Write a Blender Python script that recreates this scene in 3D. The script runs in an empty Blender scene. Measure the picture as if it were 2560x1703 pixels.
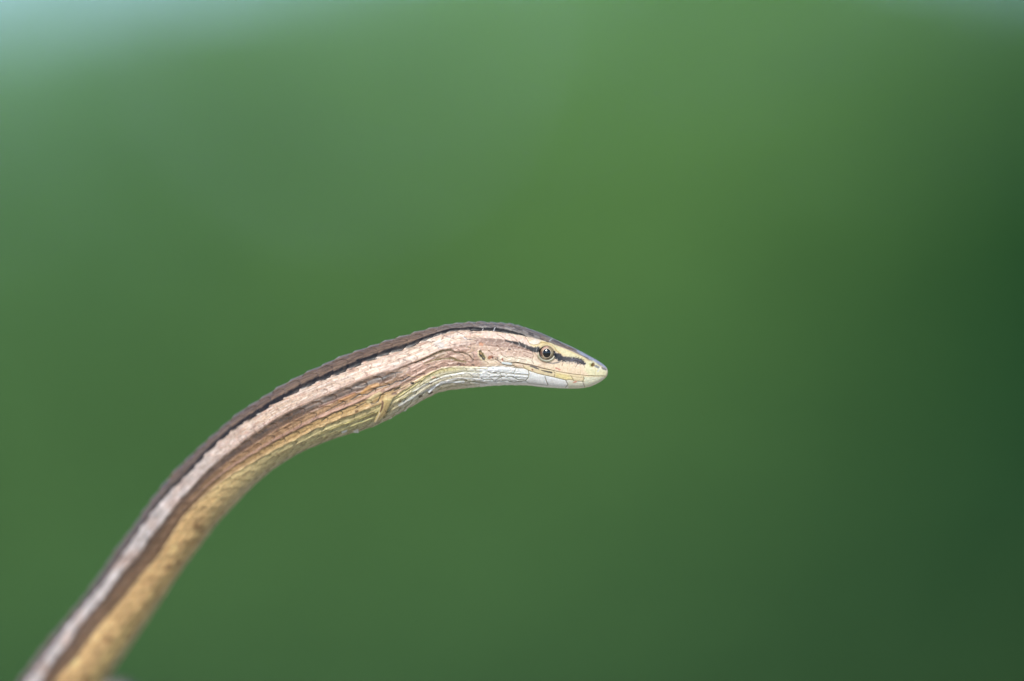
import bpy, math
import numpy as np

# ------------------------------------------------------------------ camera, sky, sun, exposure
scene = bpy.context.scene
ZC = 1.25                      # height of the lens above the ground
PX = 4.0e-5                    # metres per unit of the lizard's own measure (0.04 mm)
DIST = 0.79644
cam_data = bpy.data.cameras.new('camera')
cam = bpy.data.objects.new('camera', cam_data)
scene.collection.objects.link(cam)
cam.location = (0, -DIST, ZC)
cam.rotation_euler = (math.radians(90), 0, 0)
cam_data.sensor_width = 36
cam_data.lens = 280
cam_data.clip_start = 0.02
cam_data.clip_end = 4000
cam_data.dof.use_dof = True
cam_data.dof.focus_distance = DIST - 0.0015
cam_data.dof.aperture_fstop = 5.6
scene.camera = cam

SUN_EL, SUN_AZ = math.radians(36), math.radians(190)     # azimuth clockwise from +Y
world = bpy.data.worlds.new('World')
scene.world = world
world.use_nodes = True
wn = world.node_tree.nodes
wl = world.node_tree.links
wn.clear()
sky = wn.new('ShaderNodeTexSky')
sky.sky_type = 'NISHITA'
sky.sun_disc = False
sky.sun_elevation = SUN_EL
sky.sun_rotation = SUN_AZ
sky.air_density = 0.62
sky.dust_density = 0.0
sky.ozone_density = 2.0
sky.altitude = 300
bg = wn.new('ShaderNodeBackground')
bg.inputs['Strength'].default_value = 0.10
wo = wn.new('ShaderNodeOutputWorld')
wl.new(sky.outputs[0], bg.inputs[0])
wl.new(bg.outputs[0], wo.inputs[0])

sun_data = bpy.data.lights.new('sun', 'SUN')
sun_data.energy = 2.7
sun_data.angle = math.radians(9)
sun_data.color = (1.0, 0.95, 0.87)
sun = bpy.data.objects.new('sun', sun_data)
scene.collection.objects.link(sun)
from mathutils import Vector
sd = Vector((math.sin(SUN_AZ) * math.cos(SUN_EL), math.cos(SUN_AZ) * math.cos(SUN_EL), math.sin(SUN_EL)))
sun.rotation_euler = sd.to_track_quat('Z', 'Y').to_euler()
sun.location = (0, 0, 5)

scene.view_settings.view_transform = 'Standard'
scene.view_settings.look = 'None'
scene.view_settings.exposure = 1.38
scene.view_settings.gamma = 1
scene.view_settings.use_curve_mapping = False
scene.cycles.use_denoising = True

# ------------------------------------------------------------------ helpers
def lin(c):
    c = np.asarray(c, dtype=float) / 255.0
    return np.where(c <= 0.04045, c / 12.92, ((c + 0.055) / 1.055) ** 2.4)

def hash01(a, b, seed=0):
    a = np.asarray(a).astype(np.int64); b = np.asarray(b).astype(np.int64)
    h = (a * 374761393 + b * 668265263 + seed * 2147483647) & 0xffffffff
    h = ((h ^ (h >> 13)) * 1274126177) & 0xffffffff
    h = ((h ^ (h >> 16)) * 2246822519) & 0xffffffff
    return ((h ^ (h >> 15)) & 0xffffff) / float(0x1000000)

def vnoise(x, y, seed=0):
    xi = np.floor(x); yi = np.floor(y)
    fx = x - xi; fy = y - yi
    fx = fx * fx * (3 - 2 * fx); fy = fy * fy * (3 - 2 * fy)
    a = hash01(xi, yi, seed); b = hash01(xi + 1, yi, seed)
    c = hash01(xi, yi + 1, seed); d = hash01(xi + 1, yi + 1, seed)
    return (a * (1 - fx) + b * fx) * (1 - fy) + (c * (1 - fx) + d * fx) * fy

def fbm(x, y, seed=0, octv=3):
    s = 0; a = 0.5; t = 0
    for k in range(octv):
        s = s + a * vnoise(x * 2 ** k, y * 2 ** k, seed + 17 * k); t += a; a *= 0.55
    return s / t

def sst(e0, e1, x):
    t = np.clip((x - e0) / (e1 - e0), 0, 1)
    return t * t * (3 - 2 * t)

ALB = 0.555                     # how much light the palest skin really returns
def mesh_np(name, co, quads, mat, parent=None, smooth=True, col=None):
    me = bpy.data.meshes.new(name)
    n = len(co); q = np.asarray(quads, dtype=np.int32)
    k = q.shape[1]
    me.vertices.add(n); me.vertices.foreach_set('co', np.asarray(co, dtype=np.float32).ravel())
    me.loops.add(q.size); me.loops.foreach_set('vertex_index', q.ravel())
    me.polygons.add(len(q))
    me.polygons.foreach_set('loop_start', np.arange(0, q.size, k, dtype=np.int32))
    me.polygons.foreach_set('loop_total', np.full(len(q), k, dtype=np.int32))
    me.update(calc_edges=True)
    me.polygons.foreach_set('use_smooth', np.full(len(q), smooth, dtype=bool))
    if col is not None:
        at = me.color_attributes.new('pigment', 'FLOAT_COLOR', 'POINT')
        c4 = np.ones((n, 4), dtype=np.float32); c4[:, :3] = col
        at.data.foreach_set('color', c4.ravel())
    me.materials.append(mat)
    o = bpy.data.objects.new(name, me)
    scene.collection.objects.link(o)
    if parent is not None:
        o.parent = parent
    return o

def new_mat(name):
    m = bpy.data.materials.new(name); m.use_nodes = True
    return m, m.node_tree.nodes, m.node_tree.links, m.node_tree.nodes['Principled BSDF']

# ------------------------------------------------------------------ ground and far hill
def ground_material():
    m, n, l, b = new_mat('meadow')
    tc = n.new('ShaderNodeTexCoord')
    no = n.new('ShaderNodeTexNoise'); no.inputs['Scale'].default_value = 0.6; no.inputs['Detail'].default_value = 8
    cr = n.new('ShaderNodeValToRGB')
    cr.color_ramp.elements[0].color = (0.03, 0.06, 0.02, 1); cr.color_ramp.elements[0].position = 0.35
    cr.color_ramp.elements[1].color = (0.07, 0.12, 0.035, 1); cr.color_ramp.elements[1].position = 0.7
    l.new(tc.outputs['Object'], no.inputs['Vector']); l.new(no.outputs['Fac'], cr.inputs[0]); l.new(cr.outputs[0], b.inputs['Base Color'])
    b.inputs['Roughness'].default_value = 0.9
    bp = n.new('ShaderNodeBump'); bp.inputs['Strength'].default_value = 0.6
    l.new(no.outputs['Fac'], bp.inputs['Height']); l.new(bp.outputs[0], b.inputs['Normal'])
    return m
GROUND = ground_material()
nx = 121
gx, gy = np.meshgrid(np.sinh(np.linspace(-6, 6, nx)) * 5.0, np.sinh(np.linspace(-6, 6, nx)) * 5.0)
gz = 0.05 * (fbm(gx * 0.3 + 50, gy * 0.3 + 50, 3) - 0.5) - 0.02
co = np.stack([gx.ravel(), gy.ravel(), gz.ravel()], 1)
ii = np.arange(nx - 1); I, J = np.meshgrid(ii, ii, indexing='ij')
q = np.stack([I * nx + J, I * nx + J + 1, (I + 1) * nx + J + 1, (I + 1) * nx + J], -1).reshape(-1, 4)
g = mesh_np('ground', co, q, GROUND); g['kind'] = 'structure'; g['label'] = 'green meadow ground stretching to the horizon'

# unseen pale sandy track, added below camera and lizard to bounce light up
def sand_material():
    m, n, l, b = new_mat('bounce_sand')
    tc = n.new('ShaderNodeTexCoord')
    no = n.new('ShaderNodeTexNoise'); no.inputs['Scale'].default_value = 3.0; no.inputs['Detail'].default_value = 10
    cr = n.new('ShaderNodeValToRGB')
    cr.color_ramp.elements[0].color = (0.34, 0.29, 0.22, 1); cr.color_ramp.elements[0].position = 0.3
    cr.color_ramp.elements[1].color = (0.52, 0.46, 0.37, 1); cr.color_ramp.elements[1].position = 0.7
    l.new(tc.outputs['Object'], no.inputs['Vector']); l.new(no.outputs['Fac'], cr.inputs[0]); l.new(cr.outputs[0], b.inputs['Base Color'])
    b.inputs['Roughness'].default_value = 0.95
    return m
px_, py_ = np.meshgrid(np.linspace(-30, 30, 121), np.linspace(0, 1, 25))
yy_ = (-4.0 + 0.5 * np.sin(px_ * 0.3)) * (1 - py_) + (5.5 + 0.6 * np.sin(px_ * 0.23 + 1)) * py_
co = np.stack([px_.ravel(), yy_.ravel(), np.full(px_.size, 0.02) + 0.01 * (fbm(px_.ravel() * 2 + 60, yy_.ravel() * 2 + 60, 8) - 0.5)], 1)
I, J = np.meshgrid(np.arange(24), np.arange(120), indexing='ij')
q = np.stack([I * 121 + J, I * 121 + J + 1, (I + 1) * 121 + J + 1, (I + 1) * 121 + J], -1).reshape(-1, 4)
g = mesh_np('bounce_path', co, q, sand_material()); g['kind'] = 'structure'; g['label'] = 'unseen pale sandy track added under the lizard to bounce light onto its belly'

# ------------------------------------------------------------------ blurred vegetation behind the lizard
def leaf_material(name, dark, light, trans=0.25):
    m, n, l, b = new_mat(name)
    oi = n.new('ShaderNodeAttribute'); oi.attribute_name = 'pigment'
    mx = n.new('ShaderNodeMix'); mx.data_type = 'RGBA'
    l.new(oi.outputs['Fac'], mx.inputs['Factor'])
    mx.inputs[6].default_value = (*dark, 1); mx.inputs[7].default_value = (*light, 1)
    l.new(mx.outputs[2], b.inputs['Base Color'])
    b.inputs['Roughness'].default_value = 0.6
    b.inputs['Specular IOR Level'].default_value = 0.15
    tr = n.new('ShaderNodeBsdfTranslucent'); l.new(mx.outputs[2], tr.inputs['Color'])
    ms = n.new('ShaderNodeMixShader'); ms.inputs[0].default_value = trans
    out = n['Material Output']
    l.new(b.outputs[0], ms.inputs[1]); l.new(tr.outputs[0], ms.inputs[2]); l.new(ms.outputs[0], out.inputs['Surface'])
    return m

def leaves(name, pts, size, mat, seed, upness=1.2):
    """pointed folded leaves (4 triangles) at the given points"""
    r = np.random.default_rng(seed)
    n = len(pts)
    nrm = r.normal(size=(n, 3)); nrm[:, 2] = np.abs(nrm[:, 2]) + upness; nrm[:, 1] -= 1.1 * upness       # blades turned to the light
    nrm /= np.linalg.norm(nrm, axis=1, keepdims=True)
    a = np.cross(nrm, r.normal(size=(n, 3))); a /= np.linalg.norm(a, axis=1, keepdims=True)
    b = np.cross(nrm, a)
    L = size * r.uniform(0.6, 1.3, (n, 1)); W = L * 0.3
    base = pts - a * L * 0.5; tip = pts + a * L * 0.5 - nrm * L * 0.12
    l1 = pts + b * W + nrm * L * 0.06; r1 = pts - b * W + nrm * L * 0.06
    mid = pts.copy()
    co = np.stack([base, l1, tip, r1, mid], 1).reshape(-1, 3)
    k = np.arange(n)[:, None] * 5
    tri = np.concatenate([k + [0, 4, 1], k + [4, 2, 1], k + [0, 3, 4], k + [4, 3, 2]], 0)
    v = np.repeat(r.uniform(0, 1, n), 5)
    o = mesh_np(name, co, tri, mat, smooth=False, col=np.stack([v, v, v], 1))
    return o

def bank(n, x0, x1, y0, depth, topf, seed, lump=0.35):
    """points through the volume of a bank of vegetation, denser at its lumpy face"""
    r = np.random.default_rng(seed)
    x = r.uniform(x0, x1, n * 2)
    top = topf(x)
    z = r.uniform(0.0, 1.0, n * 2) ** 0.8 * top
    face = lump * (fbm(x * 1.2 + 90, z * 1.2 + 40, seed, 3) * 2 - 1) * 1.5
    bulge = (np.clip(z / np.maximum(top, 0.1), 0, 1) ** 3) * 0.7
    y = y0 + face + bulge + depth * r.uniform(0, 1, n * 2) ** 2.0
    p = np.stack([x, y, z], 1)
    return p[:n]

def top_main(x):
    base = np.interp(x, [-14, -6, -3, -1.25, -0.75, -0.35, 0.0, 0.4, 0.8, 1.2, 1.7, 3, 7, 14],
                        [2.9, 2.6, 2.27, 2.22, 2.26, 2.36, 2.5, 2.6, 2.45, 2.36, 2.36, 2.7, 2.6, 3.0])
    return base + 0.18 * (fbm(x * 2.1 + 31, x * 0 + 3.3, 5, 3) - 0.5)
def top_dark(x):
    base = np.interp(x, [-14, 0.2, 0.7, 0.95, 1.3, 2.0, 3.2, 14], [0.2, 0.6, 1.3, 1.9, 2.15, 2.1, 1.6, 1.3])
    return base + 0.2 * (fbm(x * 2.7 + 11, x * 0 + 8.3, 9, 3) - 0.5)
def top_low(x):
    return 0.95 + 0.25 * np.sin(x * 0.7 + 0.4) * 0.3 + 0.2 * (fbm(x * 3.1 + 71, x * 0 + 1.3, 21, 3) - 0.5)

M_MAIN = leaf_material('sunlit_leaves', (0.098, 0.215, 0.066), (0.165, 0.345, 0.10), 0.3)
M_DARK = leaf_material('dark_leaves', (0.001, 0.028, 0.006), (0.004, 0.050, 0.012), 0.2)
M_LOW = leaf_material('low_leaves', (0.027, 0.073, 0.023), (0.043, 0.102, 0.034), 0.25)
def thin(p, seed):
    """the left end of the bank grows loose towards its top, so that sky shows between the leaves"""
    r = np.random.default_rng(seed)
    side = np.clip((-0.3 - p[:, 0]) / 0.6, 0, 1) * np.clip((p[:, 0] + 3.4) / 0.6, 0, 1)
    keep = 1 - side * np.interp(p[:, 2], [1.5, 1.8, 2.25], [0, 0.70, 0.90])
    return p[r.uniform(0, 1, len(p)) < keep]
o = leaves('foliage', thin(bank(84000, -13, 13, 15.0, 2.2, top_main, 1), 5), 0.13, M_MAIN, 1)
o['kind'] = 'stuff'; o['label'] = 'bright green bank of leafy vegetation, fully blurred, filling most of the background'
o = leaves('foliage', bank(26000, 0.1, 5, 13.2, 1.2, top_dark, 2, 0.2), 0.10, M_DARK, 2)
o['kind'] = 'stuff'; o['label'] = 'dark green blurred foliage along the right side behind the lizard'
bp_ = bank(30000, -2.6, -0.45, 14.5, 1.0, lambda x: top_main(x) - 0.02, 7, 0.25)
bp_ = bp_[bp_[:, 2] > 1.2 + 0.4 * fbm(bp_[:, 0] * 2 + 40, bp_[:, 1] * 2, 3)]
bp_ = thin(bp_, 6)
o = leaves('foliage', bp_, 0.10, leaf_material('grey_leaves', (0.092, 0.212, 0.080), (0.155, 0.32, 0.13), 0.3), 7)
o['kind'] = 'stuff'; o['label'] = 'grey-green blurred foliage at the upper left below the pale sky'
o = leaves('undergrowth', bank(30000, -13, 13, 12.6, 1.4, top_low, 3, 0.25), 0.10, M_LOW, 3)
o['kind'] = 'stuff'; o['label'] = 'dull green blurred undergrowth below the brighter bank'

# the earth slope the bank grows on
sx = np.linspace(-60, 60, 161); 
prof_y = np.array([16.2, 17.0, 18.5, 24, 40, 80]); 
rows = []
for k, yy in enumerate(prof_y):
    h = np.interp(k, [0, 1, 2, 3, 4, 5], [0.0, 0.75, 0.85, 0.85, 0.8, 0.0]) * np.minimum(top_main(np.clip(sx, -14, 14)) - 0.12, np.interp(sx, [-4, -2.6, -0.7, 0.0, 1.4, 3], [1.9, 1.5, 1.5, 2.02, 2.02, 2.2])) / 0.85
    rows.append(np.stack([sx, np.full_like(sx, yy), h], 1))
co = np.concatenate(rows, 0); R, Cn = len(prof_y), len(sx)
I, J = np.meshgrid(np.arange(R - 1), np.arange(Cn - 1), indexing='ij')
q = np.stack([I * Cn + J, I * Cn + J + 1, (I + 1) * Cn + J + 1, (I + 1) * Cn + J], -1).reshape(-1, 4)
h = mesh_np('hill', co, q, GROUND); h['kind'] = 'structure'; h['label'] = 'low grassy rise behind the vegetation'

# ------------------------------------------------------------------ the lizard
# dorsal (T) and ventral (B) profile of the animal, snout first, in units of 0.04 mm; x to the right, y down
TB = [(1519.6,930,1519.6,932),(1518.9,925,1518.9,936),(1516.6,919.5,1516.6,941),(1511.5,914,1511,947),(1503,907.5,1501,954.5),
 (1490,899,1487,962),(1475,891,1473,967.3),(1460,882.6,1458,970),(1445,875,1443,971.3),(1429.6,867.2,1429,971.5),(1414,860,1414,971.3),(1399,853.5,1399,970.8),(1376,842.8,1376,969.3),
 (1353,832.8,1352,967.5),(1330,824.4,1327,964.5),(1307,817.5,1302,962.6),(1276.5,810.6,1272,962),(1246,807.6,1243,963),
 (1220,806.8,1221,964.5),(1196,806.5,1201,966),(1173,807.4,1184,968),(1148,809.5,1167,969.5),(1127.6,811.9,1151,971.5),(1108,816,1137,973),
 (1089.3,820.2,1122,975),(1070,825,1109,978),(1051,829.7,1095,981.5),(1026,837,1077,988),(1000,845,1056,998),(965.8,854.9,1029,1014),(921,869,990,1037),
 (876,884.7,950,1057),(831.5,903,908,1073),(789.8,922.9,867,1085),(745,943.3,826,1098),(708,963.7,792,1111),
 (669.4,988.2,753,1127.5),(626.5,1014.7,717,1150),(587.8,1043.3,683,1175),(549,1076,648,1203),(510,1111,614,1236),
 (465.3,1153.6,580,1272),(416.8,1204.6,542,1314),(378.6,1255.6,509,1357),(342.9,1301.5,474,1401),(312,1342,447,1440),
 (276.5,1393,415,1488),(238,1449.5,377,1545),(208,1493,346,1591),(162,1548,302,1655),(111,1611,258,1714),(69.4,1668.7,217,1768),
 (32,1722,180,1820)]
TB = np.array(TB, float)
TB[44:, 0] += 3; TB[44:, 1] += 2; TB[38:, 2] -= 2.5; TB[38:, 3] -= 1.5
cen = (TB[:, :2] + TB[:, 2:]) / 2
hv = (TB[:, :2] - TB[:, 2:]) / 2
# the rest of the animal: it bends down out of the picture and its thin tail loops up behind
ext = [(62,1860,78),(20,1985,74),(8,2110,70),(50,2225,66),(150,2290,62),(265,2260,58),(350,2165,55),(392,2045,52),(400,1930,49),(372,1822,47),
       (298,1742,45),(212,1790,42),(165,1910,38),(150,2050,33),(165,2200,27),(150,2360,20),(110,2500,12),(70,2600,5),(60,2630,1)]
ext = np.array(ext, float)
cen = np.vstack([cen, ext[:, :2]])
tg = np.gradient(cen, axis=0); tg /= np.linalg.norm(tg, axis=1, keepdims=True)
nperp = np.stack([-tg[:, 1], tg[:, 0]], 1)          # chosen so that it continues the dorsal side
if np.dot(nperp[50], hv[50]) < 0: nperp = -nperp
hv = np.vstack([hv, nperp[len(TB):] * ext[:, 2:3]])
nst = len(cen)
# depth behind the picture's focus, same unit (the body leans away from the camera towards its rear)
dep = np.interp(np.arange(nst), [0, 12, 22, 30, 35, 40, 44, 48, 52, 58, 62, 71], [0, 8, 8, 8, 44, 145, 260, 380, 500, 680, 740, 800])
ratio = np.interp(cen[:, 0], [1380, 1450, 1490, 1518], [0.74, 0.74, 0.80, 0.95]) if False else None
hl = np.linalg.norm(hv, axis=1)
rat = np.interp(np.arange(nst), [0, 3, 6, 10, 13, 16, 20, 26, 34, 71], [1.0, 0.85, 0.74, 0.70, 0.72, 0.74, 0.80, 0.86, 0.90, 0.92])
hd = hl * rat

# densify along the animal (Catmull-Rom through the stations)
def catmull(P, t):
    P = np.asarray(P, float)
    if P.ndim == 1: P = P[:, None]
    i = np.clip(np.floor(t).astype(int), 0, len(P) - 2); f = (t - i)[:, None]
    g = lambda k: P[np.clip(i + k, 0, len(P) - 1)]
    p0, p1, p2, p3 = g(-1), g(0), g(1), g(2)
    return 0.5 * ((2 * p1) + (-p0 + p2) * f + (2 * p0 - 5 * p1 + 4 * p2 - p3) * f ** 2 + (-p0 + 3 * p1 - 3 * p2 + p3) * f ** 3)
tt = np.linspace(0, nst - 1, 12000)
cc = catmull(cen, tt)
dd = catmull(dep, tt)[:, 0]
arc = np.concatenate([[0], np.cumsum(np.sqrt((np.diff(cc, axis=0) ** 2).sum(1) + np.diff(dd) ** 2))])
# ring spacing: fine where sharp, coarse where blurred or out of view
x_of = np.interp
s_list = [0.15]
arc_at = lambda st: np.interp(st, tt, arc)
s1, s2, s3 = arc_at(30), arc_at(40), arc_at(53)
while s_list[-1] < arc[-1]:
    s = s_list[-1]
    step = 0.5 if s < 12 else (1.15 if s < s1 else (1.35 if s < s2 else (2.4 if s < s3 else 6.0)))
    s_list.append(s + step)
s_arr = np.array(s_list[:-1] + [arc[-1]])
t_arr = np.interp(s_arr, arc, tt)
C = catmull(cen, t_arr); H = catmull(hv, t_arr); D = catmull(dep, t_arr)[:, 0]; HD = np.maximum(catmull(hd, t_arr)[:, 0], 0.3)
# snout tip closes like a blunt nose
NR = len(s_arr); NT = 400
th = np.linspace(-math.pi, math.pi, NT, endpoint=False) + math.pi / NT
S = np.repeat(s_arr[:, None], NT, 1); TH = np.repeat(th[None, :], NR, 0); ATH = np.abs(TH)
expo = np.interp(t_arr, [0, 10, 18, 26], [2.15, 2.45, 2.3, 2.0])[:, None]
ct, st_ = np.cos(TH), np.sin(TH)
cx_ = np.sign(ct) * np.abs(ct) ** (2 / expo); sx_ = np.sign(st_) * np.abs(st_) ** (2 / expo)
U = C[:, 0:1] + H[:, 0:1] * cx_; V = C[:, 1:2] + H[:, 1:2] * cx_
# narrower crown of the head and keel-like belly edge kept soft
wtop = 1 - 0.10 * sst(0.2, 1.0, cx_) * sst(26, 12, t_arr[:, None])
YD = D[:, None] - HD[:, None] * sx_ * wtop
# unproject so that the receding part keeps its true thickness
k = 1 + (D[:, None] * PX) / DIST
X = (U - 1280) * k; Z = (851.5 - V) * k
P = np.stack([X, YD, Z], -1)

# row coordinate r: rows of scales between traced stripe borders
B2 = [(60,1703),(76,1683),(162,1567),(208,1512),(255,1456),(302,1388),(353,1317),(404,1253),(440,1217),(483,1174),(519,1133),(561,1094),(602,1064),(647,1037),(690,1009),
 (733,986),(777.6,963),(826,944),(880,923),(916,906),(957.5,890.5),(997,878),(1032,865.5),(1067.6,849),(1102,836),(1135,828),(1170,825),(1199,827),(1236,828),(1270,834),
 (1307,839),(1338,846),(1364,852),(1399,866),(1430,878),(1460,892),(1475,902),(1492,912),(1510,921)]
B3 = [(100,1712),(116,1690),(139,1650),(180.5,1599),(208,1553),(255,1502),(289,1456),(315,1419),(347,1391),(378.6,1342),(419,1294),(450,1253),(480.6,1222),(514,1184),(557,1146),
 (600,1112),(653,1074),(694,1047),(745,1021),(806,994),(866,968),(933,941),(999,923),(1064,896),(1102,880),(1150,868),(1207,858),(1266,862),(1330,880),(1400,905),(1480,922),(1512,928)]
R4 = [(130,1712),(143.5,1687),(190,1639),(220,1595),(266,1537),(312.5,1483.5),(347,1437),(393.5,1386),(430,1332),(460,1291),(493,1258),(532,1222),(583,1184),(643,1149),(684,1125),
 (745,1094),(806,1062),(850,1044),(916,1019),(949,1007),(985,990),(1013,972),(1049,949),(1076,932),(1108,920),(1153,916.5),(1217,918),(1253,916),(1310,922),(1347,935),(1384,942),(1414,950),(1460,955),(1505,945)]
R4 = [(x + 6 * min(1, max(0, (470 - x) / 60)), y + 4 * min(1, max(0, (470 - x) / 60))) for x, y in R4]
B2 = [(x + 3 * min(1, max(0, (420 - x) / 120)), y + 3 * min(1, max(0, (420 - x) / 120))) for x, y in B2]
def border_theta(poly):
    poly = np.array(poly, float)
    # densify
    L = np.concatenate([[0], np.cumsum(np.linalg.norm(np.diff(poly, axis=0), axis=1))])
    a = np.linspace(0, L[-1], 3000)
    pd = np.stack([np.interp(a, L, poly[:, 0]), np.interp(a, L, poly[:, 1])], 1)
    out = np.full(NR, np.nan)
    for i in range(NR):
        if t_arr[i] > 53: continue
        h = H[i]; hh = h @ h
        rel = pd - C[i]
        perp = rel[:, 0] * h[1] - rel[:, 1] * h[0]
        al = (rel @ h) / hh
        ok = np.abs(al) < 1.05
        if not ok.any(): continue
        d_ = np.where(ok, np.abs(perp), 1e9)
        j = int(np.argmin(d_))
        if d_[j] < 8 * math.sqrt(hh): out[i] = np.clip(al[j], -1, 1)
    good = ~np.isnan(out)
    out = np.interp(np.arange(NR), np.arange(NR)[good], out[good])
    ker = np.ones(9) / 9
    out = np.convolve(np.pad(out, 4, mode='edge'), ker, 'valid')
    e = expo[:, 0]
    return np.arccos(np.sign(out) * np.abs(out) ** (e / 2))
t2, t3, t4 = [border_theta(b) for b in (B2, B3, R4)]
t3 = np.maximum(t3, t2 + 0.12); t4 = np.maximum(t4, t3 + 0.15)
tail = sst(53, 60, t_arr)
RW = np.zeros((NR, NT))
for i in range(NR):
    RW[i] = np.interp(ATH[i], [0, t2[i], t3[i], t4[i], t4[i] + 3.2], [0, 2, 4, 7, 7 + 3.2 / 0.215])

def c1(p): return [(1200 + x / 6.533, 780 + y / 6.533) for x, y in p]
def c2(p): return [(1000 + x / 7.84, 780 + y / 7.84) for x, y in p]
def c3(p): return [(800 + x / 6.03, 830 + y / 6.03) for x, y in p]
def c4(p): return [(500 + x / 4.9, 880 + y / 4.9) for x, y in p]
def c7(p): return [(900 + x / 11.2, 930 + y / 11.2) for x, y in p]
def ce(p): return [(1300 + x / 19.6, 840 + y / 19.6) for x, y in p]
def cr(p): return [(1180 + x / 15.68, 860 + y / 15.68) for x, y in p]

# ---------------- imbricate scales
Ls = np.interp(s_arr, [0, arc_at(14), arc_at(20), arc_at(26), arc_at(32), arc_at(53)], [17, 19, 25, 34, 42, 44])
phase = np.concatenate([[0], np.cumsum(np.diff(s_arr) / ((Ls[1:] + Ls[:-1]) / 2))])[:, None]
calm = 1 - 0.8 * sst(7, 7.4, RW) * sst(1040, 1120, U)
jit = calm * 0.25 * (fbm(S / 40.0, RW * 1.3, 77, 2) - 0.5)
RWj = RW + calm * 0.16 * (fbm(S / 30.0, RW * 0.7, 78, 2) - 0.5)
RWj = np.interp(RWj, [-1, 0, 2, 60], [0.49, 0.5, 2, 60])
row = np.floor(RWj); b = (RWj - row) * 2 - 1
stag = 0.5 * (row % 2) + 0.15 * hash01(row, row * 0 + 5, 4)
dens = np.where(row < 2, 1.0, np.where(row < 4, 1.15, np.where(row < 7, 1.0, 1.0)))
av = phase * dens + stag + jit - 0.42 * b * b
cid = np.floor(av); a = av - cid
rnd = hash01(cid, row, 11); rnd2 = hash01(cid, row, 12); rnd3 = hash01(cid, row, 13)
inhead = sst(1330, 1285, U) * 1.0           # 1 behind the cheek, 0 on the face
slope = np.clip(a, 0, 1) ** 1.3
edge = np.exp(-((1 - a) / 0.07) ** 2) + np.exp(-(a / 0.05) ** 2)
rowgap = np.exp(-((1 - np.abs(b)) / 0.16) ** 2)
keel = np.exp(-(b / 0.22) ** 2)
amp = np.where(row < 1, 4.2, 2.4) * (row < 2) + (row >= 2) * np.where(row < 2, 2.3, np.where(row < 4, 1.7, np.where(row < 7, 2.1, 2.3 - 0.9 * sst(1050, 1120, U))))
lat = sst(4.6, 5.4, RW) * sst(1140, 1060, U) * (1 - 0.75 * sst(arc_at(33), arc_at(41), S) * sst(7.2, 7.6, RW))      # lateral fold region
hgt = amp * slope * (0.6 + 0.5 * rnd) + 0.5 * keel - 0.9 * rowgap
hgt += lat * (3.6 * np.exp(-((RW - np.round(RW)) / 0.20) ** 2) * sst(4.6, 5.2, RW) - 1.2)     # long raised ridges between rows
hgt += (2.4 * np.exp(-((RW - 3.82) / 0.16) ** 2) - 2.0 * np.exp(-((RW - 4.35) / 0.3) ** 2)) * sst(1120, 1020, U)
hgt += 0.5 * (fbm(S / 9, RW * 5, 90, 3) - 0.5) + 1.6 * calm * (fbm(S / 55, RW * 0.9, 91, 2) - 0.5) * inhead
hgt *= (0.03 + 0.97 * inhead) * sst(0, 25, S)

# ---------------- pigment
def mixc(col, c, w):
    w = np.clip(w, 0, 1)[..., None]
    return col * (1 - w) + lin(c) * w
lowleft = sst(arc_at(36), arc_at(44), S)          # further back the colours are plainer
neck = sst(960, 1040, U)
col = np.zeros((NR, NT, 3)) + lin((148, 124, 104))
n1 = fbm(S / 14, RW * 4, 31, 3); n2 = fbm(S / 5, RW * 9, 32, 3); n3 = fbm(S / 60, RW * 1.1, 33, 3); nl = fbm(S / 30, RW * 9, 34, 2)
nf = fbm(U / 2.6, V / 2.6, 35, 3)
# dorsal
col = mixc(col, (116, 96, 80), sst(0.35, 0.75, nl) * 0.8)
col = mixc(col, (160, 136, 114), sst(0.55, 0.85, n1) * 0.6)
col = mixc(col, (152, 144, 138), sst(1030, 1160, U) * 0.65)
col = mixc(col, (160, 150, 140), sst(0.7, 0.1, RW) * 0.6)  # greyer towards the spine: skin sheen painted into the colour
blk = sst(1.46, 1.64, RW + 0.25 * (n1 - 0.5) - 0.12 * (a - 0.5)) * sst(1215, 1185, U) * np.interp(S, [arc_at(18), arc_at(23), arc_at(34), arc_at(44), arc_at(53)], [0.9, 1, 1, .8, .62])
col = mixc(col, (24, 21, 23), blk * (0.8 + 0.2 * sst(0.3, 0.6, n2)))
col = mixc(col, (186, 178, 168), sst(0.72, 0.95, a) * sst(0.75, 0.3, RW) * 0.7 * inhead)
col = mixc(col, (70, 58, 52), np.exp(-(a / 0.07) ** 2) * sst(1.6, 1.2, RW) * 0.6 * inhead)
# pink flank
jag = RW + 0.16 * np.sin(a * 3.0) * 0 + 0.20 * (a - 0.5) * sst(1150, 1050, U) + 0.15 * (n1 - 0.5)
pw = sst(1.95, 2.07, jag)
pink = np.zeros_like(col) + lin((216, 189, 165))
pink = mixc(pink, (234, 214, 198), sst(0.45, 0.75, nl))
pink = mixc(pink, (206, 160, 136), sst(0.55, 0.8, n1) * 0.65)
pink = mixc(pink, (190, 160, 146), sst(3.2, 3.9, RW) * 0.45)
pink = mixc(pink, (212, 202, 198), lowleft * 0.9)
pink = mixc(pink, (200, 172, 156), lowleft * sst(0.5, 0.75, fbm(S / 45, RW * 0.6, 41, 2)) * 0.7)
pink *= (0.9 + 0.18 * rnd[..., None])
col = col * (1 - pw[..., None]) + pink * pw[..., None]
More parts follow.
